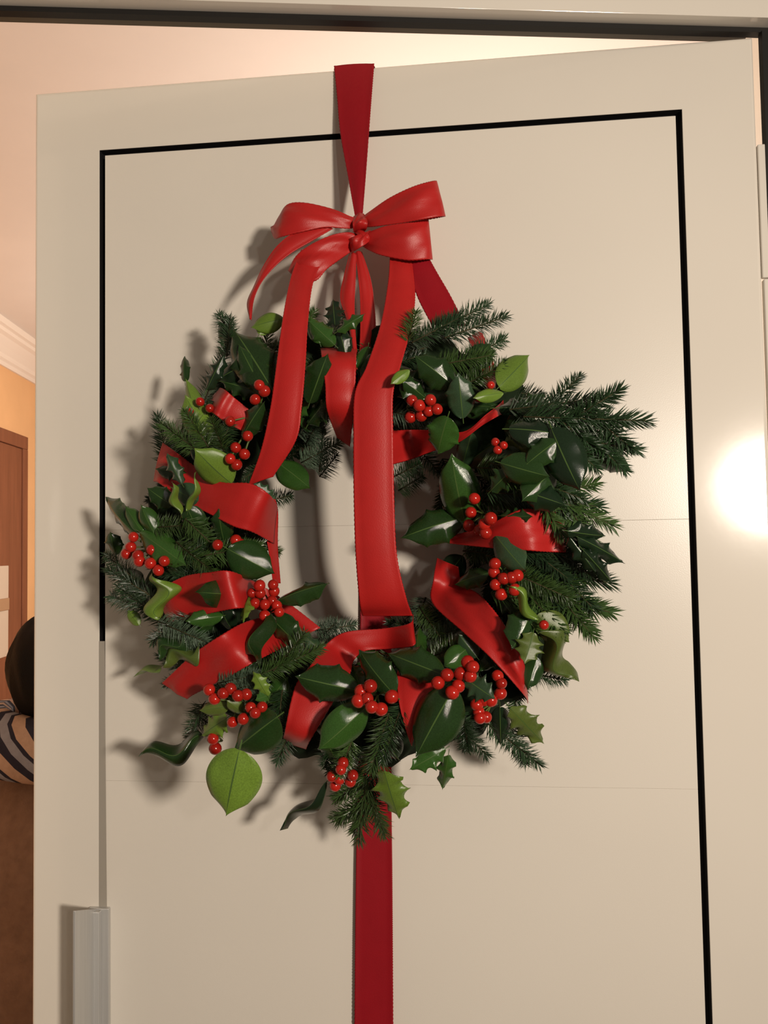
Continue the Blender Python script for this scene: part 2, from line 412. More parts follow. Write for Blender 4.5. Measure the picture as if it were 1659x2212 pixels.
# base ring of bound twigs
bm = bmesh.new(); NS, NC = 180, 16; rg = []
for i in range(NS):
    a = 6.2832*i/NS; row = []
    for j in range(NC):
        c = 6.2832*j/NC; r = 0.041*(1+0.12*math.sin(17*a+3*c)+0.1*math.sin(29*a-2*c))
        row.append(bm.verts.new(((RR+r*math.cos(c))*math.cos(a), -0.058-r*math.sin(c), (RR+r*math.cos(c))*math.sin(a))))
    rg.append(row)
for i in range(NS):
    for j in range(NC):
        bm.faces.new((rg[i][j], rg[(i+1) % NS][j], rg[(i+1) % NS][(j+1) % NC], rg[i][(j+1) % NC])).smooth = True
link('base_ring', bm_mesh(bm, 'base_ring'), M['moss'], wreath)

# ---- leaves
def leaf_mesh(name, kind, seed):
    r = random.Random(seed)
    N = 30; cols = [-1, -0.72, -0.40, -0.03, 0.03, 0.40, 0.72, 1]
    spiny = kind in ('spiny', 'sharp', 'semi'); curl = kind == 'curl'
    bend = {'semi': 0.26, 'oval': 0.24, 'spiny': 0.12, 'sharp': 0.2, 'curl': 0.35}[kind]+r.uniform(-.05, .08)
    fold = {'semi': 0.16, 'oval': 0.17, 'spiny': 0.08, 'sharp': 0.14, 'curl': 0.25}[kind]+r.uniform(-.03, .05)
    nsp = {'semi': 3, 'oval': 0, 'spiny': 4, 'sharp': 3, 'curl': 0}[kind]
    phs = r.random()*0.4
    top = []; bot = []
    for i in range(N+1):
        t = i/N
        wdt = (math.sin(math.pi*min(1, t*0.97+0.015)**0.86)**0.72) if t < 1 else 0
        wdt *= 1-0.12*t
        if t > 0.78: wdt *= max(0, (1-t)/0.22)**0.7
        wave = 0.0
        rows_t, rows_b = [], []
        for s in cols:
            ww = wdt; zz = 0
            if spiny and abs(s) > 0.5:
                q = (t*nsp+phs+(0.5 if s < 0 else 0)) % 1.0
                tooth = max(0, 1-abs(q-0.5)/0.5)
                env = math.sin(math.pi*t)**0.5 if 0 < t < 1 else 0
                ww = wdt*((0.66+0.5*tooth**2.2) if kind != 'semi' else (0.88+0.22*tooth**4*(t > .3)))
                zz = {'spiny': 0.12, 'sharp': 0.24, 'semi': 0.07}[kind]*env*(tooth-0.4)*(1 if int(t*nsp+phs) % 2 else -0.4)*(abs(s)-0.4)
            x = 0.5*s*ww
            if curl:
                x += 0.5*math.sin(5.6*t+seed)*math.sin(math.pi*t)
            z = -fold*abs(s)**1.5*wdt - bend*(t-0.35)**2 + zz
            z += 0.034*math.sin(7.5*t+seed+1.6*s)*abs(s)+0.012*math.sin(15*t+seed*2+3*s)*abs(s)*(1-t)
            if curl: z += 0.12*math.sin(4.5*t+seed)*s
            if abs(s) < 0.1: z += 0.006
            rows_t.append((x, t, z)); rows_b.append((x, t, z-0.006))
        top.append(rows_t); bot.append(rows_b)
    vs = [p for R_ in top for p in R_]+[p for R_ in bot for p in R_]
    C = len(cols); off = (N+1)*C; fs = []; mi = []
    for i in range(N):
        for j in range(C-1):
            a = i*C+j
            fs.append((a, a+1, a+1+C, a+C)); mi.append(2 if j == 3 else 0)
            fs.append((off+a, off+a+C, off+a+1+C, off+a+1)); mi.append(2 if j == 3 else 1)
        for a, b in ((i*C, i*C+C), (i*C+2*C-1, i*C+C-1)):
            fs.append((a, b, off+b, off+a)); mi.append(2)
    # stalk
    sb = len(vs)
    for t in (-0.13, -0.06, 0.04):
        for k_ in range(5):
            vs.append((0.018*math.cos(1.2566*k_), t, 0.018*math.sin(1.2566*k_)-bend*0.122-0.004+min(0, t)*0.3))
    for i in range(2):
        for k_ in range(5):
            fs.append((sb+i*5+k_, sb+i*5+(k_+1) % 5, sb+i*5+5+(k_+1) % 5, sb+i*5+5+k_)); mi.append(2)
    me = bpy.data.meshes.new(name); me.from_pydata(vs, [], fs)
    for p, m_ in zip(me.polygons, mi): p.material_index = m_; p.use_smooth = True
    for m_ in (M['leaf_dark'], M['leaf_under'], M['vein']): me.materials.append(m_)
    return me
LEAFM = {kd: [leaf_mesh('holly_leaf_'+kd, kd, 11+i*7+len(kd)) for i in range(4)] for kd in ('oval', 'semi', 'spiny', 'sharp', 'curl')}
def frame(b, t, width, roll, flip=False):
    y = (t-b); L = y.length; y.normalize()
    view = Vector((0, -1, 0))
    z = (view - y*view.dot(y)).normalized(); x = y.cross(z)
    c, s = math.cos(roll), math.sin(roll)
    z2 = z*c + x*s; x2 = y.cross(z2)
    m = Matrix((x2*width, y*L, z2*(L*0.85))).transposed().to_4x4(); m.translation = b
    return m
def leaf(bx, by, tx, ty, wpx, kind='oval', tone='dark', dh=0.014, roll=0.0, lift=0.012):
    b = Pw(bx, by, hfront(bx, by)+dh); t = Pw(tx, ty, hfront((bx+tx)/2, (by+ty)/2)*0.5+hfront(tx, ty)*0.5+dh+lift)
    L_px = math.hypot(tx-bx, ty-by) or 1
    width = wpx*(Pw(bx+100, by, 0.1)-Pw(bx, by, 0.1)).length/100
    if kind == 'oval' and tone not in ('light', 'olive') and rnd.random() < 0.5: kind = 'semi'
    o = bpy.data.objects.new('holly_leaf', rnd.choice(LEAFM[kind])); COL.objects.link(o); o.parent = wreath
    o.matrix_local = frame(b, t, width/max(0.45, abs(math.cos(roll))), roll)
    o.material_slots[0].link = 'OBJECT'; o.material_slots[0].material = M['leaf_'+tone]
    return o

LEAVES = [
 # upper left
 (398,822,396,764,26,'oval','dark'), (428,905,396,812,34,'oval','light'), (446,842,484,764,40,'sharp','black'),
 (585,835,500,700,104,'oval','dark',.02,.2), (572,850,512,740,70,'oval','dark'), (612,688,540,705,46,'oval','light',.012), (522,945,568,868,52,'oval','dark',.02),
 (448,945,398,850,60,'oval','light',.012,.3), (500,1046,420,975,80,'oval','light',.03,-.2), (392,1045,358,978,36,'sharp','grey',.02),
 (390,1112,368,1044,18,'curl','light',.03), (404,1104,418,1022,16,'curl','light',.034),
 (288,1152,216,1072,54,'oval','dark',.02,-.3), (306,1148,268,1092,38,'oval','mid'), (332,1152,302,1090,42,'oval','mid',.012),
 (300,1148,396,1216,64,'oval','mid',.02,-.25), (372,1092,316,1054,50,'oval','dark',.01), (484,1172,470,1104,56,'oval','dark',.028),
 (524,1186,576,1120,58,'spiny','dark',.03,.35), (492,1186,594,1240,82,'oval','dark',.045,-.1), (592,1086,548,1042,40,'spiny','grey',.02),
 (598,998,668,1050,62,'oval','mid',.024,-.3), (668,872,706,768,74,'oval','dark',.02,.25), (664,916,736,826,66,'spiny','dark',.022,-.2), (650,930,690,870,60,'oval','dark',.014),
 (724,706,718,642,46,'spiny','black',.004), (728,716,788,676,32,'sharp','mid',.02), (722,744,664,690,50,'oval','mid',.008), (748,770,730,700,44,'oval','black',.0),
 (560,720,590,672,36,'oval','light',.006), (690,740,668,680,36,'oval','mid',.006), (500,740,470,690,46,'oval','dark',.004), (470,820,520,790,50,'oval','black',.0),
 # lower left
 (345,1338,328,1242,52,'curl','light',.02,.3), (300,1350,274,1318,28,'oval','light',.01), (532,1286,436,1280,60,'oval','dark',.05,.2),
 (598,1296,706,1256,46,'oval','dark',.052,-.45), (536,1288,522,1338,30,'spiny','light',.055), (564,1312,550,1418,44,'curl','dark',.052),
 (580,1328,652,1402,64,'oval','dark',.045,.2), (482,1330,402,1342,44,'oval','mid',.012), (392,1372,342,1428,42,'curl','dark',.02), (428,1390,350,1442,46,'curl','olive',.02,.3),
 (348,1440,284,1464,16,'curl','light',.01), (578,1504,546,1450,36,'spiny','light',.03), (585,1500,552,1512,34,'spiny','mid',.026), (494,1526,428,1536,34,'oval','olive',.03),
 (488,1552,432,1590,58,'spiny','light',.03,.2), (596,1550,500,1624,92,'oval','dark',.046,.15), (516,1622,484,1770,110,'oval','light',.115,-.1,.02), (436,1588,294,1634,46,'curl','dark',.05,.2),
 (525,1540,490,1515,30,'oval','olive',.03), (260,1230,300,1290,56,'oval','dark',.0), (250,1200,236,1150,44,'oval','dark',.0), (430,1150,400,1090,54,'oval','dark',.01),
 # bottom
 (774,1492,636,1462,84,'oval','dark',.05,.1), (848,1498,768,1402,76,'oval','dark',.04,-.15), (954,1456,830,1408,78,'oval','dark',.05,.15), (790,1528,690,1622,78,'oval','mid',.05,-.2),
 (980,1486,896,1636,100,'oval','dark',.055,.2), (962,1618,884,1664,56,'spiny','mid',.03), (968,1634,955,1712,44,'sharp','mid',.02), (830,1668,862,1774,78,'spiny','light',.045,.1),
 (700,1690,598,1796,30,'curl','black',.03,.4), (1006,1466,1068,1510,60,'spiny','grey',.05), (730,1650,700,1590,60,'oval','dark',.01), (860,1640,820,1580,60,'oval','black',.008),
 (770,1660,750,1720,40,'oval','black',.01), (1010,1400,960,1440,50,'oval','mid',.01), (1030,1420,990,1370,46,'oval','grey',.006),
 # right
 (1004,1130,972,984,94,'oval','mid',.05,-.25), (1004,1116,866,1158,86,'oval','dark',.045,.2), (1080,1114,1148,1116,38,'spiny','dark',.04), (1066,1152,1132,1232,64,'oval','grey',.045,.2),
 (1052,1238,974,1262,46,'oval','dark',.035,.3), (1164,1338,1096,1264,26,'curl','light',.05), (1160,1330,1230,1390,70,'oval','olive',.03,.2), (1152,1316,1108,1404,76,'oval','dark',.035,-.2),
 (1152,1366,1134,1434,62,'spiny','olive',.045), (1160,1368,1252,1476,58,'curl','olive',.04,.3), (1160,1420,1140,1490,48,'oval','dark',.02), (1104,1532,1178,1610,68,'spiny','olive',.03),
 (1080,1530,1082,1615,46,'oval','black',.02), (1228,1148,1312,1160,48,'sharp','black',.06,.3), (1250,1160,1358,1218,46,'sharp','black',.06,-.2), (1262,1190,1328,1264,44,'sharp','black',.06), (1230,1160,1290,1240,44,'sharp','black',.05),
 (1262,968,1368,1022,58,'oval','dark',.075,.3), (1080,834,1150,762,68,'oval','light',.03,.2), (1082,880,1236,880,56,'sharp','black',.02), (1088,848,1024,858,30,'oval','light',.034), (1120,880,1180,850,44,'sharp','dark',.03),
 (966,902,942,986,78,'oval','mid',.04,.1), (1000,904,990,806,68,'oval','grey',.03), (884,798,844,828,26,'oval','light',.04), (984,836,896,766,74,'oval','dark',.02), (900,800,870,860,50,'oval','dark',.01),
 (1190,925,1250,1060,84,'oval','black',.075,.3), (1200,1010,1130,1080,70,'oval','dark',.055), (1100,925,1215,935,66,'oval','black',.06,-.3), (1080,1000,1185,1030,66,'oval','dark',.06,.2), (1060,1060,1120,1000,56,'spiny','dark',.05), (1130,1060,1220,1090,60,'oval','black',.055), (1090,960,1160,940,34,'curl','olive',.04), (1050,1000,1130,970,60,'oval','dark',.02), (920,860,870,820,50,'oval','dark',.012),
 (1020,790,1060,740,60,'oval','dark',.012), (1140,1000,1210,945,60,'oval','dark',.065,-.2), (1110,1200,1180,1150,60,'oval','black',.006), (1000,1200,960,1250,60,'oval','black',.004),
]
for L in LEAVES: leaf(*L)
# filling leaves deeper in the ring
for i in range(64):
    a = 6.2832*i/64+rnd.uniform(-.05, .05); rho = 345+rnd.uniform(-95, 110)
    bx, by = 775+rho*math.cos(a), 1168-rho*math.sin(a)
    d = a+rnd.uniform(-1.9, 1.9)+ (1.2 if i % 2 else -1.2)
    L = rnd.uniform(60, 95)
    tx, ty = bx+L*math.cos(d), by-L*math.sin(d)
    rt = math.hypot(tx-775, ty-1168)
    if rt < 215 or rt > 490: tx, ty = bx-(tx-bx), by-(ty-by)
    if math.hypot(tx-775, ty-1168) < 205: continue
    leaf(bx, by, tx, ty, rnd.uniform(40, 62), rnd.choice(['oval', 'oval', 'spiny']), rnd.choice(['dark', 'dark', 'black', 'mid', 'grey']), rnd.uniform(-.008, .008), rnd.uniform(-.5, .5), .006)

# ---- fir sprigs
def sprig_mesh(seed, side):
    r = random.Random(seed); vs = []; fs = []
    stems = [((0, 0, 0), (0.0, 1, 0.05), 1.0)]
    if side:
        for t, s in ((0.28, 1), (0.42, -1), (0.60, 1)):
            stems.append(((0, t, 0.03*t), (s*0.34*(1-t*0.4), t+0.42*(1-t*0.45), 0.06), 0.8))
    def needle(p, d, up, L, wd):
        d = d.normalized(); x = d.cross(up).normalized(); z = x.cross(d)
        b = len(vs)
        for q, ww in ((0, 0.6), (0.55, 1.0)):
            c = p+d*(L*q)+z*(0.02*L*q)
            vs.extend([tuple(c-x*wd*ww), tuple(c+z*wd*0.45*ww), tuple(c+x*wd*ww), tuple(c-z*wd*0.25*ww)])
        vs.append(tuple(p+d*L-z*0.05*L))
        for k_ in range(4):
            fs.append((b+k_, b+(k_+1) % 4, b+4+(k_+1) % 4, b+4+k_)); fs.append((b+4+k_, b+4+(k_+1) % 4, b+8))
    for a, e, sc in stems:
        a = Vector(a); e = Vector(e); ax = (e-a); n_ = int(88*ax.length)+10
        axn = ax.normalized()
        for i in range(n_):
            t = (i+r.random())/n_
            p = a+ax*t
            for s in (-1, 1):
                phi = s*(math.pi/2)+r.gauss(0, 0.55)+(0.25*s*-1 if r.random() < .5 else 0)
                rad = Vector((math.sin(phi), 0, math.cos(phi)))
                rad = (rad-axn*rad.dot(axn)).normalized()
                ang = r.uniform(0.75, 1.15)*(1-0.45*t**3)
                d = axn*math.cos(ang)+rad*math.sin(ang)
                needle(p, d, Vector((0, 0, 1)), r.uniform(0.15, 0.235)*sc*(1-0.35*t**4), 0.0062)
        needle(e-axn*0.02, axn, Vector((0, 0, 1)), 0.14*sc, 0.0075)
    me = bpy.data.meshes.new('fir_needles'); me.from_pydata(vs, [], fs)
    me.materials.append(M['fir_dark'])
    bm = bmesh.new()
    for a, e, sc in stems:
        a = Vector(a); e = Vector(e)
        tube_into(bm, [a, a+(e-a)*0.5, e], 0.010*sc, 0.005*sc, 5)
    tw = bm_mesh(bm, 'fir_twig'); tw.materials.append(M['bark'])
    return tw, me
SPR = [sprig_mesh(100+i, False) for i in range(4)]+[sprig_mesh(200+i, True) for i in range(4)]
def sprig(x0, y0, x1, y1, tone='dark', dh=0.004, lift=0.0, roll=None, big=None):
    b = Pw(x0, y0, max(0.02, hfront(x0, y0)+dh)); t = Pw(x1, y1, max(0.03, hfront(x1, y1)*0.6+hfront(x0, y0)*0.4+dh+lift))
    L = (t-b).length
    if big is None: big = L > 0.075
    tw, nd = SPR[rnd.randrange(4)+(4 if big else 0)]
    m = frame(b, t, 1.0, rnd.uniform(-.5, .5) if roll is None else roll)
    q = m.to_quaternion(); sw = max(L, 0.085)*(0.9 if big else 1.0)
    m = Matrix.Translation(b) @ q.to_matrix().to_4x4() @ Matrix.Diagonal((sw, L, sw, 1))
    o = bpy.data.objects.new('fir_sprig', tw); COL.objects.link(o); o.parent = wreath; o.matrix_local = m
    c = bpy.data.objects.new('needles', nd); COL.objects.link(c); c.parent = o; c['kind'] = 'stuff'
    c.material_slots[0].link = 'OBJECT'; c.material_slots[0].material = M['fir_'+tone]
SPRIGS = [
 (960,730,1088,690,'dark',.02), (930,720,1050,664,'dark',.015), (890,740,990,690,'dark',.015), (1000,780,1084,735,'dark',.01), (880,740,900,680,'mid',.01), (940,790,1060,770,'mid',.015), (990,840,1090,790,'mid',.015),
 (1130,900,1392,906,'dark',.05,.03), (1150,930,1372,975,'dark',.045,.02), (1100,885,1310,862,'dark',.03,.02), (1180,1010,1330,930,'dark',.03), (1080,1020,1314,1136,'mid',.045), (1050,1060,1290,1096,'dark',.035), (1060,1000,1256,1075,'dark',.04),
 (1090,930,1260,960,'dark',.05), (990,1080,1140,1090,'mid',.03), (1030,1010,1180,1020,'mid',.03), (1060,1250,1314,1325,'mid',.035,.02), (1050,1200,1312,1262,'dark',.035,.02), (1080,1290,1290,1312,'mid',.03), (1100,1190,1290,1200,'dark',.03), (1060,1280,1240,1340,'mid',.03), (1000,1190,1110,1200,'mid',.015), (1090,1230,1230,1290,'mid',.04),
 (1050,1560,1162,1645,'dark',.01), (1100,1560,1128,1645,'dark',.01), (1000,1550,1015,1615,'dark',.0), (960,1540,1052,1625,'dark',.0), (1110,1450,1215,1470,'dark',.0), (1060,1440,1100,1400,'dark',.0),
 (840,1540,800,1660,'mid',.03), (800,1620,782,1806,'mid',.012,-.02), (822,1640,768,1790,'mid',.008,-.02), (760,1600,735,1670,'mid',.02), (870,1520,830,1640,'dark',.03), (720,1590,700,1650,'dark',.0), (640,1540,600,1640,'dark',.0), (610,1490,600,1580,'dark',.01),
 (680,1362,768,1352,'pale',.0), (690,1380,730,1346,'pale',.0), (905,1310,965,1390,'mid',.0), (920,1290,900,1345,'pale',-.01), (900,1390,990,1360,'pale',.004), (930,1420,1010,1390,'mid',.006),
 (560,1458,690,1398,'mid',.03), (590,1450,660,1372,'mid',.03), (470,1476,562,1452,'pale',.02), (500,1490,580,1470,'pale',.02), (340,1342,456,1388,'pale',.02), (380,1370,470,1410,'pale',.01),
 (380,1170,470,1236,'mid',.02), (330,1140,446,1132,'mid',.01), (400,1120,510,1225,'mid',.02), (290,1250,236,1200,'dark',.0), (330,1290,240,1234,'dark',.0), (340,1330,262,1270,'dark',.0), (300,1310,246,1290,'dark',.0), (440,1200,560,1176,'mid',.02), (530,1140,606,1190,'mid',.0), (360,1230,440,1180,'dark',.015),
 (425,972,356,918,'mid',.025), (450,965,404,890,'mid',.028), (484,975,462,905,'mid',.028), (470,980,500,915,'dark',.02), (690,1020,704,915,'pale',.01), (650,1000,732,955,'pale',.012), (690,1030,732,985,'pale',.008), (660,960,700,900,'pale',.014),
 (500,730,474,686,'dark',.0), (490,770,500,694,'dark',.0), (560,1085,628,1074,'dark',.0,-.01), (850,1030,905,1000,'dark',.0), (860,1060,915,1030,'dark',-.01), (410,1330,330,1380,'dark',.01), (460,1430,400,1390,'dark',.0), (420,1540,480,1580,'dark',.0), (440,1520,415,1590,'dark',.0),
]
for s in SPRIGS: sprig(*s)
for i in range(84):
    a = 6.2832*i/84+rnd.uniform(-.05, .05); lane = (0.0, -75, 85)[i % 3]
    rho = 345+lane+rnd.uniform(-22, 22)
    bx, by = 775+rho*math.cos(a), 1168-rho*math.sin(a)
    d = a+math.pi/2*rnd.choice((-1, 1, -1))+rnd.uniform(-.5, .5)+(0.5 if lane > 0 else 0)
    L = rnd.uniform(110, 170)
    tx, ty = bx+L*math.cos(d), by-L*math.sin(d)
    rt = math.hypot(tx-775, ty-1168)
    if rt < 210 or rt > 505:
        f = (215 if rt < 210 else 500)/rt; tx, ty = 775+(tx-775)*f, 1168+(ty-1168)*f
    sprig(bx, by, tx, ty, rnd.choice(('dark', 'dark', 'dark', 'mid', 'pale')), rnd.uniform(-.055, -.02))

# ---- berries
bm = bmesh.new(); bmesh.ops.create_uvsphere(bm, u_segments=16, v_segments=10, radius=1)
for f in bm.faces:
    f.smooth = True
    if f.calc_center_median().z > 0.97: f.material_index = 1
for v in bm.verts:
    if v.co.z > 0.97: v.co.z *= 0.93
BERRY = bm_mesh(bm, 'berry'); BERRY.materials.append(M['berry']); BERRY.materials.append(M['berry_tip'])
CL = [
 ((330,1190),[(288,1160),(282,1182),(273,1196),(298,1200),(301,1212),(325,1217),(328,1188),(342,1232),(355,1212)],.02,11),
 ((492,1178),[(470,1177),(509,1167),(519,1174)],.05,11),
 ((580,1325),[(561,1265),(590,1263),(545,1281),(562,1281),(592,1277),(551,1303),(572,1306),(588,1298),(598,1308),(603,1322),(572,1330)],.058,11),
 ((430,920),[(432,868),(453,882),(410,890)],.015,9),
 ((560,900),[(560,832),(571,845),(551,863),(535,942),(509,967),(528,981),(497,991),(511,1004),(497,910)],.03,11),
 ((520,1530),[(452,1490),(463,1510),(482,1498),(498,1488),(514,1503),(532,1500),(541,1528),(551,1540),(566,1527),(525,1553),(502,1560)],.045,11),
 ((480,1600),[(460,1596),(465,1617)],.05,12),
 ((815,1500),[(780,1493),(800,1482),(774,1514),(793,1510),(803,1527),(823,1532),(846,1505)],.07,12),
 ((745,1630),[(741,1648),(717,1677),(736,1662),(733,1684),(757,1688),(724,1697),(762,1675)],.03,11),
 ((1000,1470),[(966,1458),(946,1475),(977,1496),(995,1455),(1010,1430),(1021,1441),(1016,1461),(990,1482)],.06,12),
 ((1075,1520),[(1075,1460),(1083,1476),(1081,1498),(1030,1522),(1045,1513),(1061,1513),(1034,1537),(1037,1550),(1050,1549)],.045,11),
 ((1100,1260),[(1069,1218),(1067,1236),(1088,1250),(1105,1248),(1070,1263),(1083,1284),(1112,1274),(1118,1243)],.05,11),
 ((1190,1345),[(1175,1350)],.045,9),
 ((1045,1110),[(1025,1077),(1017,1107),(1060,1120),(1046,1133),(1013,1135),(1036,1145),(1049,1151)],.06,11.5),
 ((880,880),[(890,865),(906,876),(930,864),(944,884),(926,888),(887,901),(910,898)],.05,11),
 ((1075,850),[(1060,832),(1035,860),(1048,852)],.03,8),
 ((1095,965),[(1088,962),(1075,972),(1070,955)],.05,8),
]
for (sx, sy), bs, dh, rp in CL:
    root = Pw(sx, sy, hfront(sx, sy)+dh*0.3)
    bm = bmesh.new(); ps = []
    for bx, by in bs:
        p = Pw(bx, by, hfront(bx, by)*0.7+hfront(sx, sy)*0.3+dh+rnd.uniform(-.004, .004)); ps.append(p)
        mid = root*0.5+p*0.5+Vector((rnd.uniform(-.003, .003), 0.004, 0.002))
        tube_into(bm, [root-root, mid-root, p-root], 0.0011, 0.0008, 5)
    cl = link('berry_cluster', bm_mesh(bm, 'berry_stalks'), M['stalk'], wreath, Matrix.Translation(root))
    for p in ps:
        o = bpy.data.objects.new('berry', BERRY); COL.objects.link(o); o.parent = cl
        r = rp*rnd.uniform(0.92, 1.05)*0.00050
        rot = Matrix.Rotation(rnd.uniform(-1.2, 1.2), 4, (0, 1, 0)) @ Matrix.Rotation(rnd.uniform(1.9, 4.4) if rnd.random() < .7 else rnd.uniform(.4, 1.0), 4, (1, 0, 0))
        o.matrix_local = Matrix.Translation(p-root) @ rot @ Matrix.Diagonal((r, r, r*1.04, 1))

# ---------------------------------------------------------------- ribbons
def ribbon(name, ea, eb, parent, org, m='satin', n=None, bow=0.0, th=0.0006, wrink=0.0):
    """a band between two edges, each a list of (px, py, height above the door)"""
    n = n or max(40, 2*int(sum(math.hypot(p[0]-q[0], p[1]-q[1]) for p, q in zip(ea, ea[1:]))/7))
    A = catmull([tuple(at(*p)-org) for p in ea], n); B = catmull([tuple(at(*p)-org) for p in eb], n)
    cols = [0, 0.03, 0.055, 0.2, 0.35, 0.5, 0.65, 0.8, 0.945, 0.97, 1]
    G = []
    ph = rnd.uniform(0, 6)
    for i in range(n+1):
        row = []
        for c in cols:
            if i % 2 and c in (0, 1): c = 0.013 if c == 0 else 0.987       # tiny picot edge
            p = Vector(A[i]*(1-c)+B[i]*c)
            p.y -= bow*4*c*(1-c)
            if wrink: p.y -= wrink*math.sin(9*c+5*i/n*3+ph)*math.sin(3.14*c)
            if c in (0.03, 0.97): p.y -= 0.0005
            row.append(p)
        G.append(row)
    C = len(cols); vs = []; fs = []
    NRM = []
    for i in range(n+1):
        for j in range(C):
            du = G[min(i+1, n)][j]-G[max(i-1, 0)][j]; dv = G[i][min(j+1, C-1)]-G[i][max(j-1, 0)]
            q = du.cross(dv)
            if q.length < 1e-12: q = Vector((0, -1, 0))
            NRM.append(q.normalized())
    flat = [p for row in G for p in row]
    for p, q in zip(flat, NRM): vs.append(tuple(p+q*th/2))
    for p, q in zip(flat, NRM): vs.append(tuple(p-q*th/2))
    off = len(flat)
    for i in range(n):
        for j in range(C-1):
            a = i*C+j
            fs.append((a, a+1, a+1+C, a+C)); fs.append((off+a, off+a+C, off+a+1+C, off+a+1))
        for a, b in ((i*C, i*C+C), (i*C+2*C-1, i*C+C-1)): fs.append((a, b, off+b, off+a))
    for r0 in (0, n*C):
        for j in range(C-1):
            fs.append((r0+j, off+r0+j, off+r0+j+1, r0+j+1) if r0 == 0 else (r0+j+1, off+r0+j+1, off+r0+j, r0+j))
    me = bpy.data.meshes.new(name); me.from_pydata(vs, [], fs); me.validate()
    bm = bmesh.new(); bm.from_mesh(me); bmesh.ops.recalc_face_normals(bm, faces=bm.faces); bm.to_mesh(me); bm.free()
    return link(name, me, M[m], parent, None, True)
def H(pts, dh, dh2=None):
    """lay edge points on the front of the ring"""
    out = []
    for p in pts:
        out.append((p[0], p[1], (hfront(p[0], p[1])+dh) if len(p) == 2 else p[2]))
    return out
def wrap(ea, eb, dh=0.008, **k):
    return ribbon('ribbon_wrap', H(ea, dh), H(eb, dh), wreath, WO, bow=0.003, **k)
# upper left
wrap([(352,956,.105),(380,976,.115),(420,1006,.118),(475,1040,.135),(540,1044,.148),(582,1068,.142),(600,1095,.09)], [(332,1040,.10),(346,1046,.112),(400,1084,.120),(455,1112,.134),(505,1138,.142),(545,1150,.136),(592,1175,.09)], .016)
wrap([(586,1060,.08),(600,1100,.085),(600,1180,.075),(606,1260,.06)], [(560,1100,.10),(572,1150,.10),(582,1200,.09),(590,1260,.07)], .01)
wrap([(345,1292,.105),(358,1266,.120),(400,1244,.128),(450,1236,.142),(500,1234,.148),(560,1262),(625,1304),(692,1356,.085)], [(366,1345,.105),(384,1340,.118),(420,1334,.126),(470,1322,.140),(520,1314,.146),(560,1318),(600,1334),(664,1370,.085)], .014)
wrap([(350,1475,.115),(366,1460,.123),(420,1410,.140),(480,1370,.153),(530,1343),(580,1332),(610,1338,.09)], [(405,1510,.115),(420,1500,.123),(480,1470,.140),(540,1436,.153),(590,1410),(615,1398),(636,1390,.09)], .018, wrink=.002)
# bottom
wrap([(893,1325,.07),(885,1346,.10),(832,1357),(748,1365),(706,1390),(668,1440),(636,1486),(614,1585),(612,1600,.04)], [(893,1370,.08),(894,1394,.12),(840,1402),(790,1406),(766,1425),(756,1456),(728,1504),(670,1600),(660,1625,.04)], .02)
wrap([(862,1440),(857,1462),(862,1520),(880,1585),(886,1600)], [(946,1470),(934,1492),(916,1530),(893,1598),(890,1612)], .032)
# right
wrap([(944,1205,.07),(936,1250,.10),(933,1302),(1000,1366),(1060,1422),(1130,1500),(1140,1520,.05)], [(990,1225,.10),(1000,1262),(1038,1286),(1078,1332),(1108,1382),(1132,1434),(1140,1480,.05)], .022, wrink=.0025)
wrap([(960,1160,.10),(1004,1150),(1062,1130),(1122,1101),(1170,1101,.152),(1208,1104,.142),(1216,1106,.09)], [(950,1170,.10),(990,1176),(1062,1184),(1142,1190),(1190,1193,.148),(1222,1194,.140),(1228,1194,.09)], .040, wrink=.003)
wrap([(845,930,.11),(890,928),(940,930),(1004,932),(1050,896),(1078,874,.12),(1090,860,.08)], [(848,1004,.09),(890,992),(935,975),(990,956),(1040,920),(1074,900),(1095,890,.05)], .012)
# top and upper left
wrap([(470,835,.05),(486,842),(510,862),(545,890)], [(440,890,.05),(458,892),(486,912),(520,930)], .012)
wrap([(690,740,.05),(694,768,.13),(702,830,.142),(706,885,.138),(728,945,.10)], [(772,735,.05),(770,770,.13),(768,830,.142),(764,890,.138),(756,965,.10)], .012)
wrap([(1010,730,.05),(1030,780,.08),(1045,820,.09),(1052,850)], [(1040,715,.05),(1062,770,.08),(1070,810,.09),(1070,850)], .004)

# hanging ribbon: over the door, tied in a bow, streamers falling across the wreath
HO = at(775, 500, 0.0)
hang = empty('hanging_ribbon', DM @ Matrix.Translation(HO), 'long red satin ribbon tied in a bow over the wreath and down the door', 'ribbon')
def band(name, a, b, **k): return ribbon(name, a, b, hang, HO, **k)
ztop = at(765, 143, 0.0).z
band('strap', [(721,143,.0012),(728,215,.010),(735,290,.020),(755,400,.040),(767,466,.052)], [(809,138,.0012),(804,200,.010),(799,265,.020),(791,370,.040),(783,466,.052)], m='satin_dull', bow=.002)
# over the top edge of the door
A_, B_ = at(721, 143, .0012)-HO, at(809, 138, .0012)-HO
zz = ZT-HO.z
bm = bmesh.new()
for q in ((A_.x, B_.x),):
    rows = []
    for y, z in ((-0.0012, A_.z-0.004), (-0.0012, zz-0.002), (0.0015, zz+0.0010), (TH-0.002, zz+0.0010), (TH+0.0012, zz-0.002), (TH+0.0012, zz-0.30)):
        rows.append([bm.verts.new((q[0], y, z)), bm.verts.new((q[1], y, z))])
    for a, b in zip(rows, rows[1:]): bm.faces.new((a[0], a[1], b[1], b[0]))
bmesh.ops.solidify(bm, geom=list(bm.faces), thickness=0.0005)
link('strap', bm_mesh(bm, 'strap'), M['satin_dull'], hang)
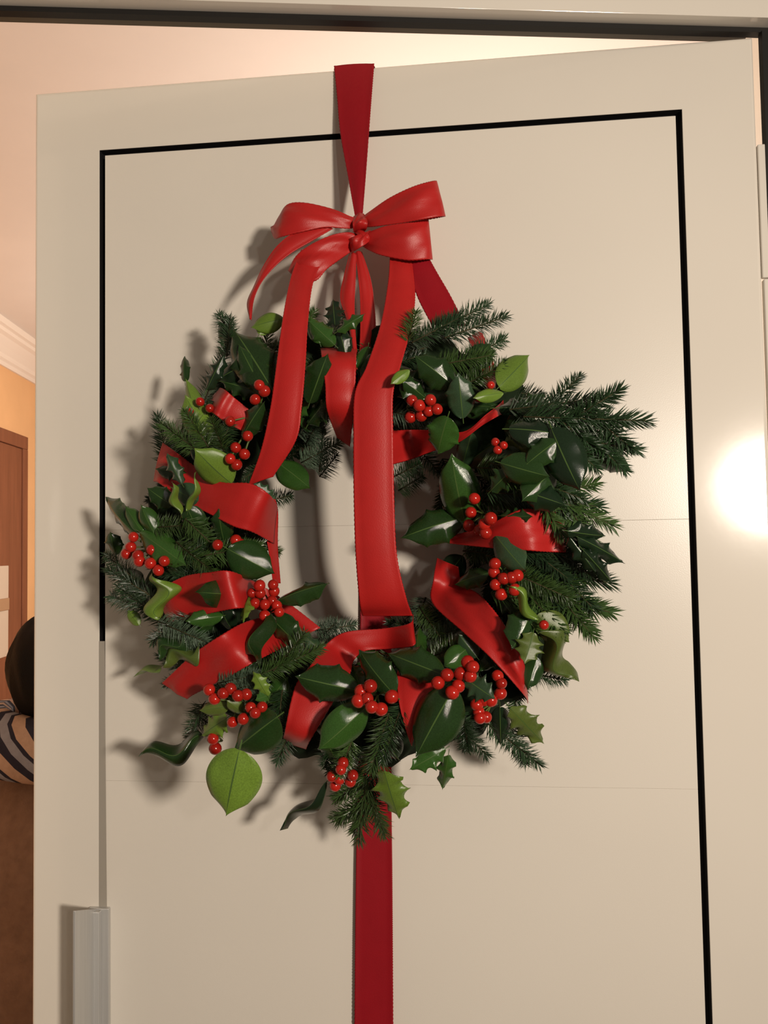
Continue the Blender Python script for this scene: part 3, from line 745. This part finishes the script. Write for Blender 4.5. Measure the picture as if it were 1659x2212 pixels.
# lower strap, down the door face
band('strap', [(778,760,.008),(778,1180,.006),(778,1320,.005),(772,1700,.006),(768,1900,.006),(765,2230,.006),(760,3000,.004),(755,3600,.002)], [(846,760,.008),(846,1180,.006),(846,1320,.005),(846,1700,.006),(848,1900,.006),(850,2230,.006),(854,3000,.004),(858,3600,.002)], m='satin_dull')
# gathered strap from knot into the wreath
band('strap', [(756,545,.055),(742,600,.060),(735,645,.066),(752,700,.085),(768,800,.115)], [(770,550,.060),(768,610,.066),(766,660,.072),(768,720,.09),(775,800,.118)], bow=.004)
band('strap', [(768,545,.058),(774,600,.066),(778,650,.072),(778,720,.09),(772,860,.125)], [(782,545,.055),(800,600,.060),(808,650,.066),(812,720,.085),(806,860,.120)], bow=.004)
# bow loops (front and back layer of each loop in one band)
band('bow_loop', [(776,474,.062),(800,456,.072),(842,427,.080),(892,403,.086),(933,391,.080),(940,393,.068),(890,408,.056),(782,478,.052)], [(780,490,.064),(806,490,.076),(862,483,.088),(910,475,.094),(953,468,.088),(958,469,.072),(905,478,.058),(784,492,.052)], bow=.004, wrink=.002)
band('bow_loop', [(776,506,.062),(800,500,.074),(834,488,.082),(880,480,.088),(916,474,.082),(922,476,.070),(870,490,.056),(782,508,.050)], [(778,528,.062),(796,540,.070),(824,552,.080),(880,563,.088),(924,561,.084),(930,561,.070),(870,560,.056),(782,526,.050)], bow=.005, wrink=.0025)
band('bow_loop', [(778,472,.062),(758,468,.070),(720,452,.076),(660,438,.082),(622,441,.078),(604,466,.068),(590,492,.060)], [(774,490,.064),(752,494,.074),(700,492,.084),(650,502,.090),(610,512,.086),(594,516,.076),(586,500,.062)], bow=.005, wrink=.002)
band('bow_loop', [(776,508,.062),(752,502,.070),(716,508,.078),(672,528,.086),(640,552,.084),(622,585,.076)], [(776,528,.062),(758,544,.066),(736,560,.074),(706,582,.084),(684,606,.088),(650,614,.084)], bow=.005, wrink=.003)
# knots: two short bands pinching the loops
band('knot', [(764,468,.058),(762,476,.074),(762,486,.080),(764,500,.072),(768,506,.058)], [(786,462,.058),(792,472,.074),(794,482,.080),(792,494,.074),(786,502,.058)], bow=.004, wrink=.002)
band('knot', [(750,524,.056),(752,518,.070),(762,512,.078),(782,505,.076),(800,498,.066)], [(758,548,.056),(764,544,.072),(776,536,.080),(792,526,.078),(806,514,.066)], bow=.004, wrink=.002)
band('knot', [(762,500,.058),(770,505,.072),(784,520,.076),(796,534,.066)], [(770,496,.058),(782,498,.072),(798,510,.076),(808,524,.066)], bow=.003)
# tails
band('tail', [(690,488,.078),(640,500,.086),(600,530,.090),(572,570,.092),(548,620,.094),(534,655,.094),(540,690,.092)], [(720,494,.078),(672,522,.088),(628,548,.094),(592,578,.098),(564,612,.102),(548,650,.102),(543,692,.092)], bow=.003)
band('tail', [(870,560,.074),(886,600,.080),(905,650,.088),(932,702,.10)], [(924,552,.074),(945,590,.080),(974,640,.088),(1006,704,.10)], m='satin_dull', bow=.002)
# streamers across the ring
band('streamer', [(650,540,.080),(628,600,.098),(612,680,.130),(598,780,.150),(584,880,.156),(564,970,.150),(536,1050,.135)], [(708,545,.080),(678,606,.098),(666,690,.130),(660,790,.150),(652,880,.158),(640,950,.156),(590,1030,.142)], bow=.003)
band('streamer', [(842,556,.076),(838,610,.090),(822,700,.118),(792,790,.142),(766,850,.150),(763,950,.150),(764,1080,.146),(768,1200,.140),(776,1300,.128),(782,1330,.110)], [(890,560,.076),(897,640,.094),(888,710,.122),(866,790,.144),(850,850,.152),(850,950,.152),(852,1080,.148),(858,1200,.142),(878,1290,.132),(892,1330,.116)], bow=.003)
